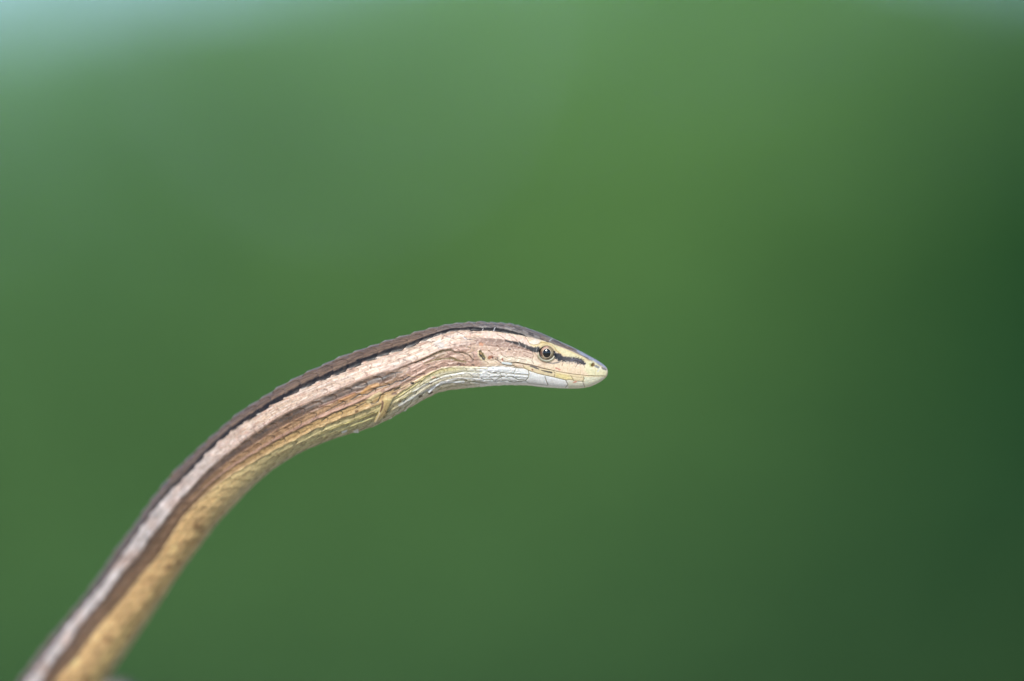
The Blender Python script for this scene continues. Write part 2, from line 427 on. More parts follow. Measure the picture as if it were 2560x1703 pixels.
# brown band and lateral rows
w = sst(3.9, 4.08, RW + 0.12 * (n1 - 0.5))
br = np.zeros_like(col) + lin((132, 106, 86))
br = mixc(br, (92, 78, 68), sst(0.35, 0.65, n1) * sst(5.0, 4.4, RW) * 0.8)
br = mixc(br, (112, 90, 74), lowleft * 0.85)
col = col * (1 - w[..., None]) + br * w[..., None]
w = sst(4.8, 5.1, RW) * (1 - neck)
org = np.zeros_like(col) + lin((194, 158, 120))
org = mixc(org, (160, 122, 92), sst(0.45, 0.7, n1) * 0.7)
org = mixc(org, (196, 158, 140), (sst(0.55, 0.95, RW - np.floor(RW)) * 0.8))
org = mixc(org, (128, 102, 78), lowleft * 0.85)
col = col * (1 - w[..., None]) + org * w[..., None]
w = sst(6.0, 6.3, RW) * (1 - neck) * 0.7
col = mixc(col, (224, 190, 128), w * (1 - lowleft)); col = mixc(col, (134, 106, 80), w * lowleft * 0.9)
# neck scales
w = sst(3.6, 4.2, RW) * neck
nk = np.zeros_like(col) + lin((208, 172, 152))
nk = mixc(nk, (178, 148, 130), sst(0.4, 0.75, n1) * 0.8); nk = mixc(nk, (228, 200, 170), sst(0.55, 0.9, rnd) * 0.6)
col = col * (1 - w[..., None]) + nk * w[..., None]
# belly
w = sst(6.85, 7.1, RW)
be = np.zeros_like(col) + lin((228, 212, 158))
be = mixc(be, (208, 200, 148), sst(7.8, 9.2, RW) * 0.8)
be = mixc(be, (204, 198, 168), sst(9.2, 11, RW) * 0.8)
be = mixc(be, (170, 140, 74), sst(0.55, 0.8, n3) * 0.35)
gold = np.zeros_like(col) + lin((246, 204, 142))
gold = mixc(gold, (218, 190, 126), sst(8.8, 10.6, RW + 1.0 * (n3 - 0.5)))
gold = mixc(gold, (198, 204, 146), sst(11.3, 13, RW) * 0.8)
gold = mixc(gold, (168, 122, 76), sst(0.62, 0.85, fbm(S / 28, RW * 1.1, 55, 2)) * 0.55)
be = be * (1 - lowleft[..., None]) + gold * lowleft[..., None]
wh = sst(930, 1080, U + 14 * (RW - 8))
be = mixc(be, (238, 228, 202), wh * 0.95)
be = mixc(be, (226, 214, 150), wh * sst(8.0, 7.2, RW) * sst(1210, 1120, U) * 0.8)
be = mixc(be, (250, 249, 242), sst(1130, 1230, U) * 0.9)
be *= (0.92 + 0.1 * rnd[..., None])
col = col * (1 - w[..., None]) + be * w[..., None]
# bright fold ridge at R4
col = mixc(col, (244, 212, 156), np.exp(-((RW - 7.0) / 0.14) ** 2) * 0.7 * (1 - neck * 0.6))
# row gaps and scale edges
gapc = rowgap * inhead
col = mixc(col, (70, 58, 50), gapc * sst(1.0, 1.9, 3 - RW) * 0.35)
col = mixc(col, (150, 112, 92), np.exp(-(a / 0.06) ** 2) * sst(1.9, 2.2, RW) * sst(4.2, 3.9, RW) * 0.22 * inhead * (1 - lowleft))
col = mixc(col, (84, 78, 78), np.exp(-(a / 0.06) ** 2) * (rnd2 > 0.35) * sst(3.9, 4.2, RW) * sst(7.0, 6.6, RW) * 0.75 * inhead * (1 - lowleft))
slit = np.exp(-((b + 0.75) / 0.13) ** 2) * sst(0.15, 0.3, a) * sst(1.0, 0.8, a) * (rnd3 > 0.4)
col = mixc(col, (74, 74, 78), slit * sst(5.0, 5.2, RW) * sst(8.2, 7.8, RW) * 0.8 * (1 - lowleft) * (1 - sst(900, 980, U)))
hgt -= 1.2 * slit * sst(5.0, 5.2, RW) * sst(8.2, 7.8, RW) * (1 - lowleft)
col = mixc(col, (158, 148, 104), np.exp(-(a / 0.07) ** 2) * sst(6.9, 7.2, RW) * 0.8 * inhead)
col = mixc(col, (150, 142, 100), gapc * sst(6.9, 7.2, RW) * 0.55)
fine = fbm(S / 16, RW * 20, 131, 3); fine2 = fbm(S / 4.5, RW * 6, 132, 2)
col *= (1 + (0.75 * (fine - 0.5) + 0.35 * (fine2 - 0.5)) * sst(1300, 1200, U) * (1 - 0.5 * sst(7, 8, RW) * sst(1000, 1100, U)))[..., None]
mot = fbm(S / 48, RW * 0.8 + 3, 141, 3); mot2 = fbm(S / 17, RW * 1.6 + 9, 142, 2)
col *= (1 + lowleft * (0.45 * (mot - 0.5) + 0.3 * (mot2 - 0.5)) * sst(3.6, 4.2, RW) + lowleft * 0.5 * (mot2 - 0.5) * sst(1.9, 2.2, RW) * sst(4.2, 3.9, RW))[..., None]
for sp, rp in ((0.36, 9.6), (0.50, 9.2), (0.62, 10.2), (0.75, 9.0), (0.86, 9.9), (0.97, 9.3)):
    s0 = arc_at(36) + sp * (arc_at(52) - arc_at(36))
    col = mixc(col, (120, 80, 48), 0.6 * np.exp(-((S - s0) / 11) ** 2 - ((RW - rp) / 0.55) ** 2) * (0.5 + n2))
col = np.clip(col, 0.005, 0.97)
# small dark flecks
fl = sst(0.83, 0.88, vnoise(S / 5.5, RW * 3.1, 61)) * sst(2.2, 2.6, RW)
col = mixc(col, (92, 58, 42), fl * 0.35 * (1 - 0.5 * sst(9, 10, RW)) * sst(1290, 1240, U))

# ---------------- traced detail on head, neck and flank
band = t_arr < 37
ib = np.where(band)[0]; i1 = ib[-1] + 1
Uh, Vh = U[:i1], V[:i1]
def seg_dist(pts, wid):
    """signed-free distance to a polyline with width interpolated along it -> d / halfwidth, and raw d"""
    pts = np.array(pts, float)
    wid = np.interp(np.arange(len(pts)), np.linspace(0, len(pts) - 1, len(np.atleast_1d(wid))), np.atleast_1d(wid))
    m = max(wid) * 1.6 + 3
    box = (Uh > pts[:, 0].min() - m) & (Uh < pts[:, 0].max() + m) & (Vh > pts[:, 1].min() - m) & (Vh < pts[:, 1].max() + m)
    idx = np.where(box)
    x, y = Uh[idx], Vh[idx]
    best = np.full(len(x), 1e9)
    for k in range(len(pts) - 1):
        p, q_ = pts[k], pts[k + 1]; e = q_ - p; L2 = max(e @ e, 1e-9)
        t = np.clip(((x - p[0]) * e[0] + (y - p[1]) * e[1]) / L2, 0, 1)
        d = np.hypot(x - p[0] - t * e[0], y - p[1] - t * e[1])
        hw = (wid[k] * (1 - t) + wid[k + 1] * t) / 2
        best = np.minimum(best, d / hw)
    return idx, best
def stroke(pts, wid, c=None, alpha=1.0, dz=0.0, soft=0.35, rough=0.0):
    idx, d = seg_dist(pts, wid)
    if rough: d = d + rough * (nf[:i1][idx] - 0.5)
    w = sst(1 + soft, 1 - soft, d)
    if c is not None:
        cw = (w * alpha)[:, None]
        col[:i1][idx] = col[:i1][idx] * (1 - cw) + lin(c) * cw
    if dz: hgt[:i1][idx] += dz * np.exp(-(d / 0.85) ** 2)
def polyfill(pts, c, alpha=1.0, feather=3.0, rough=0.0, dz=0.0):
    pts = np.array(pts, float)
    box = (Uh > pts[:, 0].min() - feather) & (Uh < pts[:, 0].max() + feather) & (Vh > pts[:, 1].min() - feather) & (Vh < pts[:, 1].max() + feather)
    idx = np.where(box); x, y = Uh[idx], Vh[idx]
    ins = np.zeros(len(x), bool); dm = np.full(len(x), 1e9)
    for k in range(len(pts)):
        p, q_ = pts[k], pts[(k + 1) % len(pts)]
        cond = ((p[1] > y) != (q_[1] > y)) & (x < (q_[0] - p[0]) * (y - p[1]) / ((q_[1] - p[1]) if q_[1] != p[1] else 1e-9) + p[0])
        ins ^= cond
        e = q_ - p; L2 = max(e @ e, 1e-9)
        t = np.clip(((x - p[0]) * e[0] + (y - p[1]) * e[1]) / L2, 0, 1)
        dm = np.minimum(dm, np.hypot(x - p[0] - t * e[0], y - p[1] - t * e[1]))
    sd_ = np.where(ins, dm, -dm) + rough * (nf[:i1][idx] - 0.5)
    w = sst(-feather / 2, feather / 2, sd_)
    cw = (w * alpha)[:, None]
    col[:i1][idx] = col[:i1][idx] * (1 - cw) + lin(c) * cw
    if dz: hgt[:i1][idx] += dz * sst(-feather / 2, feather * 1.5, sd_)

# face base colours
polyfill([(1205,828),(1300,836),(1364,852),(1430,878),(1475,902),(1530,915),(1530,990),(1205,990)], (240, 220, 192), 0.7, 30)
polyfill(c1([(-80,590),(200,560),(500,590),(860,640),(860,770),(700,830),(380,790),(100,720),(-80,650)]), (222, 192, 174), 0.7, 5, 4)
polyfill(c1([(300,700),(860,760),(1000,850),(900,870),(500,820),(330,780)]), (246, 232, 208), 0.9, 6)
polyfill(c1([(-60,420),(200,430),(430,455),(640,505),(870,610),(850,650),(700,625),(500,590),(250,570),(-60,540)]), (182, 152, 136), 0.9, 4, 4)
polyfill(c1([(20,330),(450,370),(760,440),(900,520),(860,580),(640,490),(420,450),(20,420)]), (236, 208, 192), 0.8, 4)
# crown of the head
polyfill([(1200,800),(1250,800),(1310,812),(1376,838),(1430,862),(1475,888),(1512,912),(1500,915),(1475,902),(1430,878),(1399,866),(1364,852),(1338,846),(1307,838),(1250,826),(1200,822)], (146, 138, 132), 0.85, 3, 3)
for p, wd, c_, al in [([(0,215),(300,215),(600,270),(800,330),(1000,400)], 14, (96,90,94), .7), ([(100,250),(400,255),(700,310),(950,400)], 12, (168,160,164), .6),
                      ([(800,360),(900,400),(1050,455)], 30, (92,86,88), .7), ([(1180,470),(1350,545),(1560,640)], 26, (112,98,100), .6),
                      ([(1130,480),(1180,430)], 16, (190,188,190), .8), ([(1300,490),(1400,530),(1600,620)], 12, (176,172,176), .6),
                      ([(1600,640),(1800,750),(1960,840),(2050,900)], 46, (176,182,200), .85), ([(500,225),(800,300),(1100,410)], 8, (80,74,78), .6)]:
    stroke(c1(p), wd / 6.533, c_, al, soft=.5, rough=.8)
for q_ in range(46):
    x0 = -120 + 1900 * hash01(q_, 3, 5); y0 = np.interp(x0, [-120, 400, 800, 1200, 1500, 1800], [200, 205, 300, 460, 590, 740]) + 75 * hash01(q_, 7, 6)
    sl = np.interp(x0, [-100, 300, 700, 1800], [0.0, 0.12, 0.36, 0.52]); ln = 50 + 90 * hash01(q_, 9, 7)
    stroke(c1([(x0, y0), (x0 + ln, y0 + ln * sl)]), 1.2 + 1.8 * hash01(q_, 11, 8), [(92, 84, 80), (176, 168, 162), (150, 124, 110), (78, 72, 70)][q_ % 4], .65, [-.5, .4, 0, -.6][q_ % 4], soft=.5, rough=.6)
# black dorsolateral line ending over the temple
stroke(c1([(-140,290),(0,285),(120,280),(300,295),(430,315),(560,345),(700,375),(770,405)]), np.array([52, 50, 46, 60, 50, 36, 22, 8]) / 6.533, (20, 19, 22), 0.95, -.5, .3, .5)
for p in ([(225,310),(240,270),(250,262)], [(40,300),(55,275)]):
    stroke(c1(p), 1.8, (215, 210, 210), 0.9, .6)
# cream brow
polyfill(c1([(770,455),(1000,468),(1150,505),(1300,570),(1500,650),(1700,740),(1800,815),(1760,850),(1690,800),(1560,742),(1420,730),(1330,712),(1230,640),(1150,560),(1040,530),(900,580),(820,545)]), (230, 212, 160), 0.95, 3, 1)
polyfill(c1([(1100,500),(1350,600),(1650,740),(1750,800),(1600,760),(1420,725),(1300,640),(1150,545)]), (228, 222, 182), 0.7, 5)
polyfill(c1([(800,480),(900,440),(990,470),(960,520),(880,535),(820,525)]), (236, 226, 214), 0.8, 3, dz=.5)
stroke(c1([(780,470),(810,515),(880,540),(970,520),(1000,490)]), 1.4, (150, 120, 80), .7, -.8)
stroke(c1([(990,500),(1100,505),(1180,560),(1260,640),(1330,700)]), 2.4, (196, 164, 96), .75, -1.2, .5)
# yellowish snout and lips
polyfill(c1([(1250,820),(1500,840),(1760,870),(1950,930),(2100,960),(2100,1060),(1700,1040),(1400,1000),(1150,950),(1000,900),(1100,860)]), (244, 222, 190), 0.85, 8)
polyfill(c1([(1730,800),(1850,800),(1980,900),(2090,960),(2090,1055),(1800,1045),(1700,960)]), (234, 230, 188), 0.8, 7)
polyfill(c1([(720,870),(1000,920),(1300,985),(1700,1040),(2050,1055),(1980,1150),(1700,1150),(1500,1120),(1380,1105),(1180,1060),(950,1010),(720,915)]), (238, 220, 178), 0.85, 4)
polyfill(c1([(1230,1000),(1450,1030),(1500,1090),(1400,1105),(1240,1060)]), (240, 224, 152), 0.7, 6)
# chin
polyfill(c1([(0,900),(350,880),(700,925),(950,1012),(1200,1066),(1400,1116),(1700,1145),(1710,1300),(0,1300)]), (248, 249, 247), 0.92, 3)
polyfill(c1([(1700,1065),(2040,1060),(2000,1140),(1850,1230),(1700,1260)]), (238, 238, 212), 0.9, 5)
polyfill(c1([(1430,1120),(1680,1145),(1690,1240),(1440,1260)]), (238, 234, 206), 0.8, 4)
# stripe before and behind the eye
stroke(c1([(100,450),(250,470),(430,475)]), [8, 9, 8], (150, 122, 106), .6, rough=.8)
stroke(c1([(420,475),(560,500),(650,520),(740,562),(830,600),(900,620),(990,625)]), np.array([26, 46, 62, 64, 62, 78, 92]) / 6.533, (42, 38, 38), .93, -.4, .4, 1.5)
stroke(c1([(1180,650),(1230,700),(1290,745),(1400,775),(1540,785),(1640,805),(1705,840)]), np.array([56, 74, 98, 84, 78, 86, 40]) / 6.533, (42, 42, 50), .95, -.3, .4, 1.7)
stroke(c1([(1290,690),(1340,720),(1300,740)]), 6, (120, 96, 84), .6, rough=1)
stroke(c1([(1480,790),(1560,770),(1650,800)]), 3, (124, 122, 134), .6, rough=1)
stroke(c1([(1010,795),(1090,825),(1190,840),(1290,820)]), 3.6, (112, 112, 116), .75, rough=.8)
stroke(c1([(880,660),(940,720),(990,790),(1080,840)]), 3, (200, 160, 130), .6, rough=.8)
for q_ in range(34):
    f_ = hash01(q_, 21, 5); xs = 1200 + 500 * f_; yc = np.interp(xs, [1200, 1290, 1400, 1540, 1640, 1705], [700, 745, 775, 785, 805, 840])
    up = -1 if q_ % 2 else 1; L_ = 24 + 26 * hash01(q_, 22, 6)
    stroke(c1([(xs, yc + up * 22), (xs + 14 * (hash01(q_, 23, 7) - .5) + 8, yc + up * (30 + L_))]), [1.6, 0.6], (56, 54, 60) if q_ % 3 else (168, 164, 160), .75, 0, .5)
# mouth
stroke(c1([(520,832),(600,828),(720,850),(850,872),(1000,915),(1150,950)]), [3.0, 3.0, 2.2, 1.8], (112, 84, 40), .95, -2.0, .4)
stroke(c1([(1100,938),(1300,982),(1500,1015),(1700,1036),(1900,1048),(2035,1050)]), 1.6, (162, 142, 92), .95, -1.8, .4)
stroke(c1([(820,885),(890,905),(960,932)]), [3, 5, 3], (92, 90, 96), .85, rough=.8)
stroke(c1([(1000,950),(1090,975),(1165,990)]), [2, 4, 4.5], (74, 72, 74), .9, rough=.8)
stroke(c1([(380,800),(450,810),(540,835)]), 2.4, (120, 110, 90), .8, rough=.6)
stroke(c1([(360,850),(440,875),(560,885)]), 2.6, (112, 116, 104), .8, -1.0, rough=.6)
# seams between the shields
seams = [([(790,962),(802,1020),(790,1070),(740,1130)], 2), ([(1060,1060),(1080,1120),(1110,1195)], 2.2), ([(1400,1120),(1436,1190),(1396,1232)], 2.2),
 ([(1690,1060),(1702,1090),(1680,1130),(1690,1180),(1708,1225)], 2), ([(1478,1040),(1508,1080),(1530,1130),(1690,1142)], 1.6),
 ([(700,868),(722,915),(800,960),(960,1012),(1200,1066),(1400,1116),(1510,1112)], 1.8), ([(1200,960),(1226,1000),(1214,1060)], 1.8),
 ([(520,835),(545,872),(620,920),(700,915)], 2), ([(540,1012),(700,1024),(790,1032)], 1.8), ([(540,1060),(610,1100),(720,1112)], 1.8),
 ([(590,925),(540,1012),(300,985),(200,1000)], 1.6), ([(330,1000),(360,1060),(540,1060)], 1.6), ([(120,960),(180,1000),(330,1010)], 1.6), ([(200,1065),(340,1060)], 1.6), ([(470,1130),(560,1145),(740,1130)], 1.6),
 ([(250,1110),(370,1060)], 1.6), ([(20,1090),(200,1110),(260,1140),(470,1120)], 1.6), ([(740,1130),(800,1170),(1110,1200)], 1.2)]
for p, wd in seams: stroke(c1(p), wd, (150, 140, 102), .8, -1.3, .5)
for p in [[(1425,890),(1432,980)], [(1636,910),(1640,1015)], [(1886,910),(1880,1035)], [(1200,870),(1210,955)], [(1040,840),(1060,920)]]:
    stroke(c1(p), 1.2, (214, 186, 140), .6, -.7, .5)
for p in [[(850,640),(872,720),(845,800),(882,850)], [(520,560),(560,640),(610,660)], [(270,540),(330,600),(385,632)], [(480,380),(560,420),(622,492)], [(280,360),(350,400),(425,452)],
          [(340,650),(352,700),(432,742)], [(130,620),(200,680),(245,702)], [(640,660),(740,650),(850,690)], [(560,560),(700,600),(840,640)], [(100,540),(230,560),(350,570)], [(530,740),(620,760),(760,790)],
          [(740,410),(790,470)], [(700,690),(840,760)], [(430,740),(600,720)], [(1340,880),(1350,840)], [(1560,900),(1600,850)]]:
    stroke(c1(p), 1.6, (146, 110, 86), .75, -1.2, .5)
stroke(c1([(1970,900),(1920,975)]), 2.2, (225, 222, 226), .8)
# nostril and tip patches
stroke(c1([(1880,880),(1930,905)]), 6, (128, 128, 138), .8, rough=.8)
stroke(c1([(1995,915),(2050,940)]), 5, (118, 118, 126), .8, rough=.8)
stroke(c1([(1800,850),(1810,880)]), 6, (206, 206, 130), .7)
stroke(c1([(1838,866),(1852,850)]), 8, (128, 98, 26), .95, -5, .4)
# ear
stroke(cr([(290,300),(340,420),(440,540),(530,590)]), [8, 15, 15, 8], (238, 222, 178), .8, .8, .3)
stroke(cr([(330,310),(380,430),(470,540)]), [7, 12, 8], (132, 120, 80), .95, -4, .35, .5)
stroke(cr([(310,420),(370,470)]), 5, (52, 50, 48), .9, -1, rough=.8); stroke(cr([(420,560),(480,600)]), 4.5, (48, 50, 56), .9, rough=.8)
stroke(cr([(340,360),(370,390)]), 4, (206, 168, 120), .8)
stroke(cr([(680,540),(780,520)]), 8, (178, 116, 82), .9, rough=1.2); stroke(cr([(800,520),(815,560)]), 3, (70, 54, 52), .9)
stroke(cr([(1190,590),(1195,625)]), 4, (190, 98, 76), .9, rough=.7); stroke(cr([(900,590),(1020,650),(1150,740)]), 2.4, (92, 66, 50), .85, -1, rough=.6)
stroke(cr([(990,530),(1010,600)]), 2, (90, 90, 96), .8); stroke(cr([(1440,210),(1490,215)]), 4, (104, 86, 88), .8, rough=1)
stroke(cr([(1200,740),(1400,760),(1530,780)]), 5, (214, 228, 232), .8, .6); stroke(cr([(330,10),(400,30)]), 7, (226, 160, 112), .7, rough=1)
stroke(c1([(1240,915),(1300,945)]), 4, (222, 146, 126), .75, rough=1.6); stroke(c1([(1530,1150),(1570,1138)]), 3, (220, 140, 110), .8, rough=1); stroke(c1([(850,935),(860,950)]), 3, (150, 80, 60), .9)
# raised ridges on the throat scales, their gloss painted on as near-white streaks
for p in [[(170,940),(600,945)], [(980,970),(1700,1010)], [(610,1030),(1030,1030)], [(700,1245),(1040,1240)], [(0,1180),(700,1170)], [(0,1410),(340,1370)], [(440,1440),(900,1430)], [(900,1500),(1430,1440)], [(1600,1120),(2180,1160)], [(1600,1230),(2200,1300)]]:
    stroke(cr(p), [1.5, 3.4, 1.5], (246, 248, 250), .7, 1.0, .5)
# neck: folds and scale edges
for p, wd, c_, al, dz in [
 ([(300,1000),(550,890),(750,795),(830,765),(1000,742),(1080,790),(1250,800),(1360,850),(1440,940)], [2.4,6,5,3,2.4], (100,84,46), .9, -2.4),
 ([(480,1010),(700,940),(850,920),(1050,912),(1120,950),(1300,985)], [2.4,4,6,3.4], (136,120,64), .85, -1.4),
 ([(0,1110),(250,1010),(480,930)], 3, (120,100,80), .8, -1.2), ([(540,900),(760,880),(880,790)], 8, (128,108,88), .5, 0),
 ([(130,1215),(220,1262),(400,1275),(620,1200)], 2, (226,186,130), .8, .8), ([(0,1345),(80,1340),(190,1265)], 2.2, (86,92,92), .85, -1.2), ([(200,1275),(330,1275)], 1.6, (80,80,80), .7, -.8),
 ([(1080,375),(1150,402),(1245,447)], 1.6, (96,86,86), .85, -1), ([(800,430),(900,480),(1000,497)], 1.6, (108,98,98), .85, -1), ([(540,570),(600,592),(690,575)], 1.4, (96,80,76), .8, -1),
 ([(970,590),(1020,640),(1110,657)], 1.6, (150,122,106), .85, -1.2), ([(1260,490),(1330,540),(1450,545),(1512,582)], 1.6, (110,96,92), .8, -1.2), ([(1250,660),(1340,692),(1480,712)], 1.8, (130,112,84), .8, -1.2),
 ([(1330,370),(1400,395),(1505,412)], 1.4, (110,90,84), .8, -1), ([(700,650),(760,690),(830,707)], 1.6, (130,112,104), .8, -1), ([(230,690),(330,706),(430,702)], 1.4, (96,84,84), .8, -1),
 ([(0,825),(150,825)], 1.4, (130,112,108), .7, -1), ([(60,930),(160,962),(240,968)], 1.4, (110,96,96), .8, -1), ([(1640,600),(1680,680),(1760,760)], 1.8, (210,176,140), .7, .6),
 ([(1250,500),(1300,535)], 2.2, (240,240,245), .8, .4), ([(700,620),(760,610),(850,640),(840,690),(780,680)], 6, (206,206,202), .6, .2), ([(530,555),(690,560)], 2.4, (250,236,220), .8, .6),
 ([(1140,1020),(1190,1030)], 5, (104,74,70), .8, -.6), ([(1230,1020),(1270,1035)], 3, (120,84,74), .7, 0), ([(230,1385),(255,1395)], 5, (50,46,50), .9, -.8), ([(930,1370),(965,1370)], 3.5, (86,64,56), .85, 0),
 ([(580,1400),(620,1395)], 4, (120,92,70), .8, 0), ([(1420,1030),(1450,1045)], 4, (110,100,90), .7, 0), ([(650,1285),(700,1280)], 5, (224,160,120), .6, 0),
 ([(820,1095),(1100,1075),(1500,1090),(1710,1105)], 3.2, (250,240,206), .8, 1.6), ([(560,1560),(800,1380),(1150,1290),(1580,1310)], [3,5,4,2], (246,246,246), .75, 1.4),
 ([(0,1500),(300,1350),(600,1190),(800,1110)], 2.4, (246,220,170), .8, 1.6), ([(250,1560),(500,1420),(850,1260),(1300,1190),(1750,1190)], [3,4,6,3], (250,248,240), .8, 1.2),
 ([(240,1540),(560,1350),(900,1230),(1250,1170),(1600,1180)], 3, (196,190,150), .55, -1.6), ([(500,1568),(800,1420),(1200,1340),(1500,1370),(1700,1400)], 4, (168,164,130), .6, -1.6),
 ([(760,1520),(900,1480),(1200,1420),(1480,1410)], 3, (186,182,140), .6, -1.2)]:
    stroke(c2(p), wd, c_, al, dz, .45, .5)
# flank ahead of and behind the stub limb
for p, wd, c_, al, dz in [
 ([(940,700),(1050,640),(1150,610),(1240,605)], 2.2, (84,90,94), .9, -1.5), ([(480,1020),(600,945),(720,940),(870,840),(1000,810),(1100,780),(1160,740),(1250,740),(1355,670)], 2.4, (86,92,96), .92, -1.8),
 ([(880,1045),(920,960),(980,905),(1080,880),(1100,850)], 2.4, (88,94,92), .9, -1.5), ([(1130,880),(1200,850),(1212,810)], 2.6, (92,96,86), .9, -1.2), ([(540,1150),(640,1090),(710,1055)], 2, (84,88,90), .85, -1.5),
 ([(740,1050),(780,1075),(830,1068),(895,1035)], 2, (110,110,96), .85, -1.5), ([(270,1045),(420,1050)], 2, (100,88,84), .8, -1), ([(100,1200),(200,1140),(350,1060)], 2, (96,96,92), .8, -1.3),
 ([(30,1340),(120,1280),(240,1200),(400,1160)], 2, (96,96,88), .8, -1.2), ([(560,820),(640,820),(720,790)], 2, (110,110,112), .7, -1), ([(820,710),(880,690)], 2, (98,104,108), .8, -1),
 ([(640,920),(760,820),(880,790)], 8, (226,176,104), .7, .6), ([(300,1040),(420,980),(520,930)], 8, (214,160,100), .6, .5), ([(740,1040),(820,970),(900,925)], 12, (232,210,158), .85, 1.2),
 ([(0,1290),(200,1200),(400,1120),(600,1030),(800,930),(950,860)], 4, (212,172,148), .8, 2.0), ([(0,1120),(200,1045),(400,960),(550,900)], 3, (190,150,132), .7, 1.6),
 ([(0,1430),(300,1300),(700,1150),(900,1080)], 2.6, (240,196,144), .8, 1.8), ([(0,1530),(300,1400),(700,1260),(860,1200)], 2.4, (236,222,140), .8, 1.8), ([(200,1530),(500,1400),(800,1290)], 2.4, (214,208,140), .6, 1.4),
 ([(1380,770),(1410,765)], 4.5, (44,42,48), .9, -.8), ([(1100,930),(1150,920)], 5, (130,100,96), .8, -.5), ([(1190,1050),(1220,1045)], 3, (170,120,60), .8, 0), ([(550,1190),(575,1180)], 5, (130,96,60), .8, 0),
 ([(1640,920),(1690,905)], 5, (96,72,38), .85, -.8), ([(1500,970),(1540,960)], 5, (104,84,48), .8, -.8), ([(1200,1100),(1350,1010),(1500,930),(1620,870)], 6, (206,208,206), .75, 1.2),
 ([(1640,890),(1760,800),(1900,760),(2171,750)], 5, (240,242,244), .8, 1.2), ([(1120,1010),(1300,900),(1500,760),(1640,630)], 3, (240,224,156), .75, 1.6), ([(1150,1060),(1280,980),(1420,900)], 3, (220,206,134), .7, 1.4)]:
    stroke(c3(p), wd, c_, al, dz, .45, .4)
# stub forelimb pressed to the flank
def limb():
    base = np.array(c3([(1080,930)])[0]); tip = np.array(c3([(828,1325)])[0])
    pts = c3([(1100,915),(1030,985),(990,1080),(940,1200),(828,1328)])
    idx, d = seg_dist(pts, [17, 21, 20, 17, 4])
    w_ = sst(1.12, 0.80, d)
    prof = np.sqrt(np.clip(1 - (d * 0.85) ** 2, 0, 1))
    yy = Vh[idx]
    ramp = sst(980, 1000, yy)
    hgt[:i1][idx] = hgt[:i1][idx] * (1 - w_ * ramp) + w_ * ramp * (2.5 + 4.8 * prof)
    n_ = fbm(Uh[idx] / 3.0 + 9, Vh[idx] / 9.0, 71, 3)[:, None]
    base_c = lin((232, 206, 146)) * (1 - n_ * .5) + lin((206, 184, 112)) * n_ * .5
    cw = (w_ * ramp * .95)[:, None]
    col[:i1][idx] = col[:i1][idx] * (1 - cw) + base_c * cw
limb()
for p, wd, c_, al, dz in [([(950,1040),(940,1110),(905,1190)], [5,5,2], (128,96,86), .85, -.6), ([(1000,1000),(1080,1010),(1030,1130),(1000,1200)], [2,2.5,2,1.5], (246,232,170), .8, .8),
                          ([(1000,1060),(960,1180),(880,1280)], 1.6, (196,160,120), .6, -.7), ([(905,1190),(860,1280),(830,1325)], 2.2, (240,224,190), .8, .6), ([(980,1160),(990,1170)], 2, (120,80,50), .8, 0),
                          ([(1060,1080),(1010,1200),(960,1290)], 3, (150,140,92), .6, -1.5)]:
    stroke(c3(p), wd, c_, al, dz, .45, .4)
# a few ventral scale tips stand out of the belly outline
for p in ([(1035,1318),(1085,1290)], [(505,1520),(570,1490)], [(1270,1180),(1310,1165)], [(340,1500),(400,1480)]):
    stroke(c3(p), 3.6, (238, 242, 242), .85, 3.0, .5)
for p in ([(1890,965),(1930,950)],):
    stroke(c4(p), 4, (230, 236, 236), .8, 2.5)

# eye socket, brow ridge and lids
EX, EY = 1366.3, 883.0
ex = (Uh - EX) / 18.0; ey = (Vh - EY) / 16.5
er = np.hypot(ex, ey)
sock = er < 3.2
ang = np.arctan2(-ey, ex)
hh_ = hgt[:i1]
lid_up = np.exp(-((er - 1.20) / 0.17) ** 2) * sst(0.0, 0.5, np.sin(ang))
lid_lo = np.exp(-((er - 1.17) / 0.14) ** 2) * sst(0.2, -0.4, np.sin(ang + 0.15))
hh_ += 4.2 * lid_up + 3.0 * lid_lo - 7.0 * sst(1.06, 0.92, er)
ch = col[:i1]
def cmix(c, w):
    w = np.clip(w, 0, 1)[..., None]; ch[...] = ch * (1 - w) + lin(c) * w
cmix((226, 206, 152), np.exp(-((er - 1.24) / 0.16) ** 4) * sst(0.15, 0.5, np.sin(ang)) * 0.95)
cmix((172, 172, 140), np.exp(-((er - 1.18) / 0.14) ** 4) * sst(-0.1, -0.5, np.sin(ang + 0.15)) * 0.95)
cmix((214, 216, 204), np.exp(-((er - 1.12) / 0.05) ** 2) * sst(-0.2, -0.7, np.sin(ang)) * 0.8)
cmix((120, 112, 84), np.exp(-((er - 1.40) / 0.06) ** 2) * sst(-0.1, -0.5, np.sin(ang)) * 0.7)
cmix((60, 58, 44), sst(1.07, 1.0, er) * 0.9)
stroke(ce([(1660,800),(1700,900),(1800,960)]), 6, (50, 50, 52), .8, rough=.6)
stroke(ce([(860,560),(900,600),(960,680)]), 5, (52, 54, 56), .8, rough=.6)

stroke(c1([(840,605),(900,620),(965,625)]), [10, 12, 9], (28,28,32), .95, 0, .3, .8)
stroke(c1([(1195,670),(1240,705),(1300,745)]), [7, 12, 15], (30,32,42), .95, 0, .3, .8)

